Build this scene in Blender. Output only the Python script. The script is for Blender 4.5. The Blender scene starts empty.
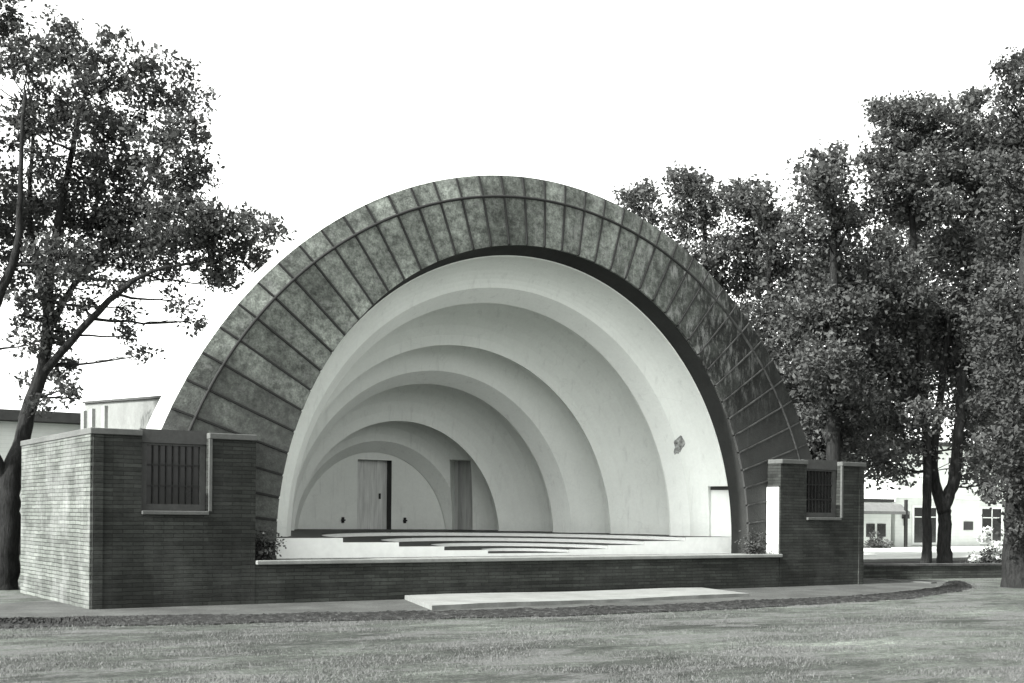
import bpy, bmesh, math, random
import numpy as np
from mathutils import Vector, Matrix
random.seed(7); rng = np.random.default_rng(11)
S = bpy.context.scene; COL = S.collection
R = math.radians
SUN_EL, SUN_AZ = 42.0, 268.0            # azimuth clockwise from +Y: sun at the left, a little in front of the shell

# ------------------------------------------------------------------ helpers
def tag(o, label=None, cat=None, group=None, kind=None):
    if label: o['label'] = label
    if cat: o['category'] = cat
    if group: o['group'] = group
    if kind: o['kind'] = kind
    return o
def empty(name, loc, label, cat, group=None):
    o = bpy.data.objects.new(name, None); COL.objects.link(o); o.location = loc
    o.empty_display_size = 0.2
    return tag(o, label, cat, group)
def link(name, me, mat, parent=None, smooth=False):
    o = bpy.data.objects.new(name, me); COL.objects.link(o)
    me.materials.append(mat)
    if smooth: me.polygons.foreach_set('use_smooth', [True]*len(me.polygons))
    if parent is not None:
        o.parent = parent
        off = Vector((0, 0, 0)); p = parent
        while p is not None: off += p.location; p = p.parent
        o.location = -off if parent.type == 'EMPTY' or parent.parent is None else Vector((0, 0, 0))
        if parent.type != 'EMPTY': o.location = (0, 0, 0)
    return o
class MB:
    """collects polygons in world coordinates, links them as one mesh"""
    def __init__(s): s.v = []; s.f = []
    def poly(s, pts):
        n = len(s.v); s.v += [tuple(p) for p in pts]; s.f.append(tuple(range(n, n+len(pts)))); return s
    def box(s, x0, x1, y0, y1, z0, z1):
        n = len(s.v)
        s.v += [(x, y, z) for z in (z0, z1) for y in (y0, y1) for x in (x0, x1)]
        for q in ((0,2,3,1),(4,5,7,6),(0,1,5,4),(2,6,7,3),(0,4,6,2),(1,3,7,5)): s.f.append(tuple(n+i for i in q))
        return s
    def grid(s, rows):
        n = len(s.v); w = len(rows[0])
        for r in rows: s.v += [tuple(p) for p in r]
        for i in range(len(rows)-1):
            for j in range(w-1):
                a = n+i*w+j; s.f.append((a, a+1, a+w+1, a+w))
        return s
    def tube(s, pts, rad, sides=8, cap=True):
        rows = []; prev = None
        P = [Vector(p) for p in pts]
        for i, p in enumerate(P):
            d = (P[min(i+1, len(P)-1)] - P[max(i-1, 0)]).normalized()
            ref = prev if prev is not None else (Vector((1, 0, 0)) if abs(d.x) < .9 else Vector((0, 1, 0)))
            u = (ref - d*ref.dot(d)).normalized(); w = d.cross(u); prev = u
            rows.append([p + (u*math.cos(a)+w*math.sin(a))*rad[i] for a in [2*math.pi*k/sides for k in range(sides+1)]])
        s.grid(rows)
        if cap: s.poly(rows[-1][:-1]); s.poly(rows[0][:-1][::-1])
        return s
    def mesh(s, name, merge=False):
        me = bpy.data.meshes.new(name); me.from_pydata(s.v, [], s.f); me.validate()
        bm = bmesh.new(); bm.from_mesh(me)
        if merge: bmesh.ops.remove_doubles(bm, verts=bm.verts, dist=1e-4)
        bmesh.ops.recalc_face_normals(bm, faces=bm.faces); bm.to_mesh(me); bm.free()
        return me
    def build(s, name, mat, parent=None, smooth=False, merge=False, bevel=0):
        o = link(name, s.mesh(name, merge or smooth), mat, parent, smooth)
        if bevel:
            m = o.modifiers.new('bevel', 'BEVEL'); m.width = bevel; m.segments = 2; m.limit_method = 'ANGLE'
        return o
def quads_mesh(name, V, F=None, n=4):
    """fast mesh from an (N*n,3) vertex array of separate n-gons"""
    me = bpy.data.meshes.new(name); N = len(V)//n
    me.vertices.add(len(V)); me.vertices.foreach_set('co', V.astype(np.float32).ravel())
    me.loops.add(len(V)); me.loops.foreach_set('vertex_index', np.arange(len(V), dtype=np.int32))
    me.polygons.add(N); me.polygons.foreach_set('loop_start', np.arange(0, len(V), n, dtype=np.int32))
    me.update(calc_edges=True); me.validate(); return me

# pixel -> point at a given distance (used to find where things stand)
F_, YAW, HY, ROLL = 1264.06, R(33.647), 516.73, 0.00886
CAM = Vector((-15.702, -21.962, 1.65))
def at(x, y, t):
    x, y = x+ROLL*(y-HY), y-ROLL*(x-512)
    u, v = (x-512)/F_, (HY-y)/F_; c, s = math.cos(YAW), math.sin(YAW)
    return Vector((CAM.x+t*(s+u*c), CAM.y+t*(c-u*s), CAM.z+t*v))

# ------------------------------------------------------------------ materials
TINT = (0.978, 1.0, 0.974)
def rgb(v): return (v*TINT[0], v*TINT[1], v*TINT[2], 1)
class NT:
    def __init__(s, name):
        s.m = bpy.data.materials.new(name); s.m.use_nodes = True
        s.t = s.m.node_tree; s.t.nodes.clear()
        s.out = s.n('ShaderNodeOutputMaterial'); s.b = s.n('ShaderNodeBsdfPrincipled')
        s.l(s.b.outputs[0], s.out.inputs[0]); s.b.inputs['Specular IOR Level'].default_value = .25
        s.tc = s.n('ShaderNodeTexCoord').outputs['Object']
    def n(s, k, **kw):
        o = s.t.nodes.new(k)
        for a, b in kw.items(): setattr(o, a, b)
        return o
    def l(s, a, b): s.t.links.new(a, b)
    def noise(s, scale, detail=6, rough=.6, vec=None, dist=0):
        o = s.n('ShaderNodeTexNoise'); o.inputs['Scale'].default_value = scale
        o.inputs['Detail'].default_value = detail; o.inputs['Roughness'].default_value = rough
        o.inputs['Distortion'].default_value = dist
        s.l(vec or s.tc, o.inputs['Vector']); return o.outputs['Fac']
    def mapping(s, scale=(1,1,1), rot=(0,0,0), vec=None):
        o = s.n('ShaderNodeMapping'); o.inputs['Scale'].default_value = scale; o.inputs['Rotation'].default_value = rot
        s.l(vec or s.tc, o.inputs['Vector']); return o.outputs[0]
    def ramp(s, fac, stops):
        o = s.n('ShaderNodeValToRGB'); e = o.color_ramp.elements
        while len(e) < len(stops): e.new(.5)
        for i, (p, v) in enumerate(stops): e[i].position = p; e[i].color = rgb(v) if not isinstance(v, tuple) else v
        s.l(fac, o.inputs[0]); return o.outputs[0]
    def mix(s, fac, a, b, mode='MIX'):
        o = s.n('ShaderNodeMix', data_type='RGBA', blend_type=mode)
        for i, v in ((0, fac), (6, a), (7, b)):
            sock = o.inputs[i]
            if isinstance(v, (int, float)): sock.default_value = v if i == 0 else rgb(v)
            elif isinstance(v, tuple): sock.default_value = v
            else: s.l(v, sock)
        return o.outputs[2]
    def math(s, op, a, b=0.0):
        o = s.n('ShaderNodeMath', operation=op)
        for i, v in enumerate((a, b)):
            if isinstance(v, (int, float)): o.inputs[i].default_value = v
            else: s.l(v, o.inputs[i])
        return o.outputs[0]
    def rng(s, v, a, b, c=0, d=1):
        o = s.n('ShaderNodeMapRange'); s.l(v, o.inputs[0])
        for i, q in enumerate((a, b, c, d)): o.inputs[i+1].default_value = q
        return o.outputs[0]
    def xyz(s, vec=None):
        o = s.n('ShaderNodeSeparateXYZ'); s.l(vec or s.tc, o.inputs[0]); return o.outputs
    def bump(s, h, strength=.4, dist=.02):
        o = s.n('ShaderNodeBump'); o.inputs['Strength'].default_value = strength; o.inputs['Distance'].default_value = dist
        s.l(h, o.inputs['Height']); s.l(o.outputs[0], s.b.inputs['Normal'])
    def done(s, col, rough=.85):
        if isinstance(col, (int, float)): s.b.inputs['Base Color'].default_value = rgb(col)
        else: s.l(col, s.b.inputs['Base Color'])
        s.b.inputs['Roughness'].default_value = rough; return s.m

def m_plain(name, v, rough=.8, var=.15, scale=6):
    t = NT(name); n = t.noise(scale)
    return t.done(t.ramp(n, [(.3, v*(1-var)), (.7, v*(1+var))]), rough)
def m_brick(name, lo, hi, mortar, pale=0.0):
    t = NT(name); o = t.xyz()
    u = t.math('ADD', o[0], o[1]); cv = t.n('ShaderNodeCombineXYZ'); t.l(u, cv.inputs[0])
    wob = t.math('MULTIPLY', t.math('SUBTRACT', t.noise(2.2, 3), .5), .03)
    t.l(t.math('ADD', o[2], wob), cv.inputs[1])
    b = t.n('ShaderNodeTexBrick'); t.l(cv.outputs[0], b.inputs['Vector'])
    b.inputs['Scale'].default_value = 1; b.inputs['Brick Width'].default_value = .36; b.inputs['Row Height'].default_value = .072
    b.inputs['Mortar Size'].default_value = .012; b.inputs['Mortar Smooth'].default_value = .9; b.inputs['Bias'].default_value = 0
    b.inputs['Color1'].default_value = rgb(lo); b.inputs['Color2'].default_value = rgb(hi); b.inputs['Mortar'].default_value = rgb(mortar)
    big = t.ramp(t.noise(.9, 7, .65), [(.3, .72), (.68, 1.32)])
    rowv = t.n('ShaderNodeTexBrick'); t.l(cv.outputs[0], rowv.inputs['Vector'])
    for nm_, v_ in (('Scale', 1), ('Brick Width', 1.7), ('Row Height', .072), ('Mortar Size', .009), ('Mortar Smooth', .6)): rowv.inputs[nm_].default_value = v_
    rowv.inputs['Color1'].default_value = rgb(.62); rowv.inputs['Color2'].default_value = rgb(1.3); rowv.inputs['Mortar'].default_value = rgb(.7)
    c = t.mix(.75, b.outputs['Color'], rowv.outputs['Color'], 'MULTIPLY')
    c = t.mix(1.0, c, big, 'MULTIPLY')
    fine = t.ramp(t.noise(16, 4, .7, t.mapping((1, 1, 2.6))), [(.3, .72), (.7, 1.25)])
    c = t.mix(.8, c, fine, 'MULTIPLY')
    if pale:                                        # paler tone, in its own blotches
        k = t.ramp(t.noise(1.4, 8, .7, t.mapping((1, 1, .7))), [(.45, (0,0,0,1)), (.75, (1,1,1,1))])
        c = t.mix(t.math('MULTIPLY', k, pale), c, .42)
    h = t.math('ADD', t.math('MULTIPLY', b.outputs['Fac'], -1.0), t.math('MULTIPLY', t.noise(22, 4), .7))
    t.bump(h, .35, .015)
    return t.done(c, .9)
def m_ringface():
    t = NT('weathered_concrete'); o = t.xyz()
    n1 = t.noise(1.1, 9, .7); n2 = t.noise(7, 8, .75)
    base = t.ramp(n1, [(.36, .11), (.5, .162), (.64, .235)])
    c = t.mix(.95, base, t.ramp(n2, [(.38, .5), (.5, 1.0), (.62, 1.5)]), 'MULTIPLY')
    c = t.mix(.8, c, t.ramp(t.noise(24, 6, .75), [(.36, .6), (.64, 1.4)]), 'MULTIPLY')
    ang = t.math('ADD', t.math('DIVIDE', t.math('ARCTAN2', o[0], t.math('SUBTRACT', o[2], .901)), R(4)), 0.0)
    wn = t.n('ShaderNodeTexWhiteNoise', noise_dimensions='1D'); t.l(t.math('FLOOR', ang), wn.inputs['W'])
    c = t.mix(1.0, c, t.ramp(wn.outputs['Value'], [(0, .74), (1, 1.28)]), 'MULTIPLY')
    fr_ = t.math('ABSOLUTE', t.math('SUBTRACT', t.math('FRACT', ang), .5))
    sm_ = t.ramp(t.math('ADD', fr_, t.math('MULTIPLY', t.math('SUBTRACT', t.noise(3.5, 8, .75), .5), .35)), [(.34, (0,0,0,1)), (.52, (1,1,1,1))])
    c = t.mix(t.math('MULTIPLY', sm_, .55), c, .06)
    pale = t.ramp(t.noise(2.6, 10, .8, t.mapping((1, 1, 1.6))), [(.54, (0,0,0,1)), (.63, (1,1,1,1))])
    c = t.mix(t.math('MULTIPLY', pale, .4), c, .3)
    # right side of arch: tree shade and staining put into colour, torn edge
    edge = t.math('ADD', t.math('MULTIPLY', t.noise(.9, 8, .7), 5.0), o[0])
    shade_stain = t.ramp(t.rng(edge, 4.4, 7.9), [(0, (0,0,0,1)), (1, (1,1,1,1))])
    c = t.mix(t.math('MULTIPLY', shade_stain, .94), c, .014)
    # lime streaks near the crown and right shoulder
    lime = t.ramp(t.noise(4.2, 10, .8, t.mapping((1.4, 1, .45), (0, R(-28), 0))), [(.5, (0,0,0,1)), (.62, (1,1,1,1))])
    win = t.math('MULTIPLY', t.ramp(t.rng(o[0], 0, 7.5), [(0, (0,0,0,1)), (.12, (1,1,1,1)), (.6, (1,1,1,1)), (.95, (.1,.1,.1,1))]),
                 t.ramp(t.rng(o[2], 3, 8.6), [(0, (.2,.2,.2,1)), (.45, (1,1,1,1)), (.8, (1,1,1,1)), (1, (.3,.3,.3,1))]))
    c = t.mix(t.math('MULTIPLY', t.math('MULTIPLY', lime, win), .7), c, .36)
    # damp stain low on the left leg
    damp = t.ramp(t.math('ADD', t.rng(o[2], 2.6, 5.8), t.math('MULTIPLY', t.math('SUBTRACT', t.noise(1.8, 8, .7), .5), 1.1)), [(.2, (1,1,1,1)), (.75, (0,0,0,1))])
    c = t.mix(t.math('MULTIPLY', damp, .72), c, .06)
    t.bump(t.math('ADD', n2, t.noise(30, 5)), .5, .02)
    return t.done(c, .95)
def m_joint():
    t = NT('joint_mortar'); o = t.xyz()
    k = t.math('MULTIPLY', t.ramp(t.rng(t.math('ADD', o[0], t.math('MULTIPLY', t.noise(1.3, 6), 2.0)), 4.6, 6.8), [(0, (0,0,0,1)), (1, (1,1,1,1))]), t.ramp(t.noise(3, 6, .7), [(.35, (0,0,0,1)), (.6, (1,1,1,1))]))
    return t.done(t.mix(k, .03, .085), .9)
def m_plaster():
    t = NT('white_plaster'); o = t.xyz()
    c = t.ramp(t.noise(.8, 8, .65), [(.3, .80), (.7, .87)])
    c = t.mix(.5, c, t.ramp(t.noise(14, 6, .7), [(.25, .88), (.75, 1.06)]), 'MULTIPLY')
    st = t.ramp(t.noise(3.0, 7, .7, t.mapping((2.2, 2.2, .22))), [(.56, (0,0,0,1)), (.74, (1,1,1,1))])
    c = t.mix(t.math('MULTIPLY', st, .34), c, .42)
    cr = t.n('ShaderNodeTexVoronoi', feature='DISTANCE_TO_EDGE'); cr.inputs['Scale'].default_value = .55
    wv = t.n('ShaderNodeVectorMath', operation='ADD'); nz = t.n('ShaderNodeTexNoise'); nz.inputs['Scale'].default_value = 1.6; nz.inputs['Detail'].default_value = 6
    t.l(t.tc, nz.inputs['Vector']); t.l(t.tc, wv.inputs[0]); t.l(nz.outputs['Color'], wv.inputs[1]); t.l(wv.outputs[0], cr.inputs['Vector'])
    ck = t.ramp(cr.outputs['Distance'], [(0, (1,1,1,1)), (.007, (0,0,0,1))])
    c = t.mix(t.math('MULTIPLY', t.math('MULTIPLY', ck, t.ramp(t.noise(.9, 3), [(.45, (0,0,0,1)), (.6, (1,1,1,1))])), .16), c, .35)
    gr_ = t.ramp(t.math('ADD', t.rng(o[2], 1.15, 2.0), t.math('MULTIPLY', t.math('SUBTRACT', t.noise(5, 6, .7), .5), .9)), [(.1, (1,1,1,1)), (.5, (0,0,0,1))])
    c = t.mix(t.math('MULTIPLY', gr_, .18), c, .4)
    t.bump(t.noise(18, 6, .7), .12, .01)
    return t.done(c, .9)
def m_concrete(name, v, sc=1.0):
    t = NT(name)
    c = t.ramp(t.noise(1.3*sc, 9, .7), [(.3, v*.75), (.7, v*1.2)])
    c = t.mix(.6, c, t.ramp(t.noise(17*sc, 6, .75), [(.28, .75), (.72, 1.2)]), 'MULTIPLY')
    t.bump(t.noise(26*sc, 6, .7), .35, .01)
    return t.done(c, .9)
def m_ground():
    t = NT('dry_lawn')
    rot = t.mapping((.6, 1.35, 1), (0, 0, R(33)))
    c = t.ramp(t.noise(.5, 9, .72, rot), [(.36, .044), (.48, .08), (.56, .102), (.66, .17)])
    c = t.mix(.9, c, t.ramp(t.noise(2.6, 10, .8, rot), [(.38, .55), (.5, 1.0), (.62, 1.5)]), 'MULTIPLY')
    c = t.mix(.9, c, t.ramp(t.noise(13, 9, .85), [(.41, .5), (.51, 1.0), (.59, 1.65)]), 'MULTIPLY')
    c = t.mix(.7, c, t.ramp(t.noise(60, 5, .8), [(.42, .5), (.58, 1.6)]), 'MULTIPLY')
    c = t.mix(1.0, c, t.ramp(t.noise(.22, 5, .6, t.mapping((.8, 1.2, 1), (0, 0, R(33)))), [(.36, .62), (.5, 1.0), (.64, 1.4)]), 'MULTIPLY')
    bare = t.ramp(t.noise(.8, 10, .75, t.mapping((.6, 1.3, 1), (0, 0, R(33)))), [(.5, (0,0,0,1)), (.56, (1,1,1,1))])
    c = t.mix(t.math('MULTIPLY', bare, .8), c, t.ramp(t.noise(24, 8, .8), [(.38, .06), (.62, .22)]))
    t.bump(t.math('ADD', t.noise(5, 9, .75), t.math('MULTIPLY', t.noise(34, 6, .8), .5)), 1.0, .09)
    return t.done(c, 1)
def m_path():
    t = NT('trodden_dirt')
    c = t.ramp(t.noise(.9, 9, .7), [(.38, .042), (.62, .076)])
    c = t.mix(.8, c, t.ramp(t.noise(20, 8, .75), [(.36, .6), (.64, 1.4)]), 'MULTIPLY')
    t.bump(t.noise(15, 8, .75), .5, .03); return t.done(c, 1)
def m_dark_ground():
    t = NT('dark_rough_ground')
    c = t.ramp(t.noise(9, 9, .75), [(.38, .008), (.52, .022), (.64, .06)])
    t.bump(t.noise(14, 8, .75), 1, .05); return t.done(c, 1)
def m_leaf(name, v, trans=.25):
    t = NT(name)
    oi = t.n('ShaderNodeNewGeometry').outputs['Random Per Island']
    c = t.ramp(oi, [(0, v*.75), (.6, v*1.0), (1, v*1.35)])
    tr = t.n('ShaderNodeBsdfTranslucent'); t.l(c, tr.inputs[0])
    mx = t.n('ShaderNodeMixShader'); mx.inputs[0].default_value = trans
    t.l(t.b.outputs[0], mx.inputs[1]); t.l(tr.outputs[0], mx.inputs[2]); t.l(mx.outputs[0], t.out.inputs[0])
    t.b.inputs['Specular IOR Level'].default_value = .12
    return t.done(c, .75)
def m_bark():
    t = NT('bark')
    c = t.ramp(t.noise(5, 8, .75, t.mapping((3, 3, .5))), [(.38, .007), (.62, .028)])
    t.bump(t.noise(8, 8, .75, t.mapping((3, 3, .5))), 1, .05); return t.done(c, .95)
def m_glass(name, v=.02):
    t = NT(name); t.b.inputs['Specular IOR Level'].default_value = .5
    n = t.noise(3, 4); t.bump(n, .05, .02)
    return t.done(t.ramp(n, [(.3, v*.7), (.7, v*1.4)]), .12)
def m_boards(name, v):
    t = NT(name); o = t.xyz()
    w = t.math('FRACT', t.math('MULTIPLY', t.math('ADD', o[0], o[1]), 5.0))
    line = t.ramp(w, [(0, (.25,.25,.25,1)), (.06, (1,1,1,1))])
    c = t.ramp(t.noise(3, 8, .7, t.mapping((5, 5, .4))), [(.3, v*.72), (.7, v*1.15)])
    return t.done(t.mix(.5, c, line, 'MULTIPLY'), .7)
def m_siding(name, v, pitch=.16):
    t = NT(name); o = t.xyz()
    w = t.math('FRACT', t.math('MULTIPLY', o[2], 1/pitch))
    c = t.mix(.6, t.ramp(t.noise(.8, 6), [(.3, v*.88), (.7, v*1.08)]), t.ramp(w, [(0, .7), (.12, 1.0)]), 'MULTIPLY')
    t.bump(w, .3, .02); return t.done(c, .8)

M = dict(
    brick=m_brick('rough_brick', .023, .038, .016, .06), brick_pale=m_brick('paler_brick', .085, .125, .016, .32), brick_dark=m_brick('dark_stage_wall', .03, .05, .022, .05),
    ring=m_ringface(), plaster=m_plaster(), rim=m_concrete('pale_concrete', .45), coping=m_concrete('pale_coping', .105), soffit=m_concrete('dark_concrete', .03),
    slab=m_concrete('pale_slab', .2), deck=m_concrete('stage_concrete', .22), joint=m_joint(),
    tread=m_plain('dark_stage_paint', .055, .6, .25, 8), riser=m_plain('white_riser_paint', .88, .7, .06, 5),
    door=m_boards('pale_door_boards', .72), door_grey=m_boards('grey_door_boards', .42), white_door=m_plain('white_door_paint', .8, .6, .05, 3), metal=m_plain('dark_iron', .016, .5, .2, 20),
    frame=m_plain('window_frame_paint', .06, .6, .2, 10), glass=m_glass('dark_pane', .018), ground=m_ground(), path=m_path(), dark_ground=m_dark_ground(),
    bark=m_bark(), leaf=m_leaf('elm_leaf', .07, .32), leaf_far=m_leaf('far_leaf', .085, .3), leaf_near=m_leaf('near_leaf', .055, .2),
    street=m_concrete('sunlit_concrete_road', .55, .4), house=m_siding('white_siding', .72), house2=m_siding('white_boards', .74, .2),
    trim=m_plain('dark_trim', .05, .7, .2, 3), white=m_plain('white_trim', .8, .7, .04, 2), canvas=m_plain('grey_canvas', .16, .9, .15, 4),
    sunlit_jamb=m_concrete('sunlit_jamb_concrete', .11), shaded_grass=m_plain('shaded_turf', .014, 1, .5, 3), grass=m_leaf('dry_grass', .13, .2), stain=m_plain('broken_plaster', .27, .95, .75, 11), flower=m_leaf('pale_bloom', .7, .2),
    roof=m_concrete('roof_cement', .25), back=m_concrete('limewashed_wall', .19))

# ------------------------------------------------------------------ world, sun, camera
W = bpy.data.worlds.new('World'); S.world = W; W.use_nodes = True
nt = W.node_tree; nt.nodes.clear()
sky = nt.nodes.new('ShaderNodeTexSky'); sky.sky_type = 'NISHITA'; sky.sun_disc = False
sky.sun_elevation = R(SUN_EL); sky.sun_rotation = R(SUN_AZ); sky.dust_density = 3.0; sky.air_density = 1.0; sky.ozone_density = 1
bw = nt.nodes.new('ShaderNodeRGBToBW'); tint = nt.nodes.new('ShaderNodeMix'); tint.data_type = 'RGBA'; tint.blend_type = 'MULTIPLY'
tint.inputs[0].default_value = 1; tint.inputs[7].default_value = (.985, 1, .975, 1)
bg = nt.nodes.new('ShaderNodeBackground'); bg.inputs[1].default_value = .15
wo = nt.nodes.new('ShaderNodeOutputWorld')
wtc = nt.nodes.new('ShaderNodeTexCoord'); dot = nt.nodes.new('ShaderNodeVectorMath'); dot.operation = 'DOT_PRODUCT'
sky_boost = Vector((math.sin(R(30)), math.cos(R(30)), .25)).normalized(); dot.inputs[1].default_value = sky_boost  # sky brightness added on the side behind the shell; fronts stay dimmer
nt.links.new(wtc.outputs['Generated'], dot.inputs[0])
mr = nt.nodes.new('ShaderNodeMapRange'); mr.interpolation_type = 'SMOOTHSTEP'
for i, v in enumerate((.45, .9, 1.0, 1.85)): mr.inputs[i+1].default_value = v
cn = nt.nodes.new('ShaderNodeTexNoise'); cn.inputs['Scale'].default_value = 2.2; cn.inputs['Detail'].default_value = 6
nt.links.new(wtc.outputs['Generated'], cn.inputs['Vector'])
nm = nt.nodes.new('ShaderNodeMapRange'); nt.links.new(cn.outputs['Fac'], nm.inputs[0])
for i, v in enumerate((.3, .7, .95, 1.08)): nm.inputs[i+1].default_value = v
k1 = nt.nodes.new('ShaderNodeMath'); k1.operation = 'MULTIPLY'; k2 = nt.nodes.new('ShaderNodeMath'); k2.operation = 'MULTIPLY'
nt.links.new(dot.outputs['Value'], mr.inputs[0]); nt.links.new(mr.outputs[0], k1.inputs[0]); nt.links.new(nm.outputs[0], k1.inputs[1])
nt.links.new(sky.outputs[0], bw.inputs[0]); nt.links.new(bw.outputs[0], k2.inputs[0]); nt.links.new(k1.outputs[0], k2.inputs[1]); nt.links.new(k2.outputs[0], tint.inputs[6]); nt.links.new(tint.outputs[2], bg.inputs[0]); nt.links.new(bg.outputs[0], wo.inputs[0])
sl = bpy.data.lights.new('sun', 'SUN'); sl.energy = 3.0; sl.angle = R(1.0); sl.color = (1, .995, .97)
so = bpy.data.objects.new('sun', sl); COL.objects.link(so)
az, el = R(SUN_AZ), R(SUN_EL)
to_sun = Vector((math.sin(az)*math.cos(el), math.cos(az)*math.cos(el), math.sin(el)))
so.rotation_euler = to_sun.to_track_quat('Z', 'Y').to_euler(); so.location = (-30, -5, 30)
cd = bpy.data.cameras.new('camera'); cam = bpy.data.objects.new('camera', cd); COL.objects.link(cam)
cd.sensor_width = 36; cd.lens = F_/1024*36; cd.shift_y = (HY-341.5)/1024; cd.clip_end = 5000
mw = Matrix.Rotation(-YAW, 4, 'Z') @ Matrix.Rotation(R(90), 4, 'X') @ Matrix.Rotation(math.atan(ROLL), 4, 'Z')
mw.translation = CAM; cam.matrix_world = mw; S.camera = cam
S.view_settings.view_transform = 'Standard'; S.view_settings.look = 'None'; S.view_settings.exposure = 1.75; S.view_settings.gamma = 1

# ------------------------------------------------------------------ ground
g = MB(); xs = [-1500, -300, -60] + list(np.linspace(-30, 50, 41)) + [90, 300, 1500]; ys = [-400, -60] + list(np.linspace(-24, 40, 33)) + [80, 400, 2500]
g.grid([[(x, y, 0) for x in xs] for y in ys]); tag(g.build('ground', M['ground']), kind='structure')
low = [(-20, -2.6), (-15, -2.75), (-11.8, -3.05), (-9.14, -3.7), (-6.08, -4.3), (-2.73, -5.05), (2.2, -4.95), (5.46, -4.6), (9.15, -3.36), (11.2, -2.2), (12.6, -1.0), (13.3, -.2)]
top = [(-20, -1.0), (-15, -1.1), (-11.45, -1.4), (-9.8, -1.75), (-8.2, -2.4), (-5.39, -3.1), (-1.74, -3.8), (2.14, -3.75), (5.27, -3.5), (7.4, -3.1), (9.9, -2.2), (12.0, -.75), (13.3, -.1)]
pth = MB(); inner = [(-20, 2.0), (-11, 2.0), (-9.0, 3.0), (-4, 3), (0, 3), (3, 3), (6, 3), (8, 3), (9.0, 3.0), (11, 3.0), (12, 2.5), (13.6, .6)]
pth.grid([[(x, y, .004) for x, y in [((a[0]*.5+b[0]*.5), (a[1]*.5+b[1]*.5)) for a, b in zip(low, top)]], [(x, y, .004) for x, y in inner]])
tag(pth.build('path', M['path']), kind='structure')
def spl(pts, n):
    P = np.array(pts, float); t = np.linspace(0, len(P)-1, n); i = np.arange(len(P))
    return np.stack([np.interp(t, i, P[:, k]) for k in range(P.shape[1])], 1)
sm = MB(); A, B = spl(low, 420), spl(top, 420); rows = []
A, B = spl(low, 1500), spl(top, 1500)
def soft(sd, w): return np.convolve(rng.normal(0, sd, 1500+w-1), np.ones(w)/w, 'valid')
e0, e1, ht = soft(.9, 25)*.5, soft(.5, 25)*.5, 1+soft(2.2, 30)*.5
for k in range(21):
    f = k/20
    ff = f + (1-f)*e0*.5 + f*e1*.4 + rng.normal(0, .012, 1500)
    X = A*(1-ff[:, None]) + B*ff[:, None]
    taper = np.minimum(1, np.linspace(14, 0, 1500))
    hh = taper*np.maximum(.008, ((.010+.04*math.sin(math.pi*f)**.7*ht)) + rng.normal(0, .013, 1500)*math.sin(math.pi*f))
    rows.append([(x, y, h+.004) for (x, y), h in zip(X, hh)])
sm.grid(rows); tag(sm.build('dark_strip', M['dark_ground'], smooth=False), kind='structure')  # low uneven strip in a darker ground colour
st = MB(); st.poly([(19, 11.4, .006), (140, 11.4, .006), (140, 29.6, .006), (15, 29.6, .006)]); tag(st.build('road', M['street']), kind='structure')
def gpt(x, y):
    p = at(x, y, 10); k = -CAM.z/(p.z-CAM.z); return CAM + (p-CAM)*k
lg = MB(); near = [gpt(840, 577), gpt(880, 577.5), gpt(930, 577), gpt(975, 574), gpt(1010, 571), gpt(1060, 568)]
lg.poly([(p.x, p.y, .008) for p in near] + [(60, 11.1, .008), (16, 11.1, .008), (11.5, 8, .008)]); tag(lg.build('shaded_lawn', M['shaded_grass']), kind='structure')  # flat dark grass; the trees' shade is put into its colour
ed = MB(); E_ = spl([tuple(gpt(x, y))[:2] for x, y in ((850, 580.5), (878, 579.5), (900, 581.5), (934, 583.5))], 16)
def erow(p, d): n_ = np.array([-d[1], d[0]])*.11; return [(*(p+n_*q), z) for q, z in ((-1, -.02), (-1, .03), (1, .03), (1, -.02))]
ed.grid([erow(E_[i], (lambda v: v/np.linalg.norm(v))(E_[min(i+1, 15)]-E_[max(i-1, 0)])) for i in range(16)])
tag(ed.build('path_edging', M['coping']), kind='structure')
wa, wb = gpt(850, 579.5), gpt(1003, 577.5); wd = (wb-wa).normalized(); wn_ = Vector((-wd.y, wd.x, 0))*.14
lw = MB(); foot = [wa-wn_, wb-wn_, wb+wn_, wa+wn_]
for h0, h1, k in ((-.1, .36, 1.0), (.362, .42, 1.25)):
    cc_ = (wa+wb)/2; ring_ = [(wa-wn_*k), (wb-wn_*k), (wb+wn_*k), (wa+wn_*k)]
    lo_ = [(p.x, p.y, h0) for p in ring_]; hi_ = [(p.x, p.y, h1) for p in ring_]
    if k > 1: 
        cap = MB(); cap.poly(lo_); cap.poly(hi_)
        for i in range(4): cap.poly([lo_[i], lo_[(i+1) % 4], hi_[(i+1) % 4], hi_[i]])
    else:
        lw.poly(lo_); lw.poly(hi_)
        for i in range(4): lw.poly([lo_[i], lo_[(i+1) % 4], hi_[(i+1) % 4], hi_[i]])
lwr = empty('low_wall', (wa+wb)/2, 'low dark wall running from the right brick wing towards the right edge trees', 'wall')
lw.build('wall', M['brick_dark'], lwr); cap.build('coping', M['joint'], lwr)
kb = MB(); kb.box(18.6, 140, 11.15, 11.4, 0, .12); tag(kb.build('kerb', M['slab'], bevel=.02), kind='structure')

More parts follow.
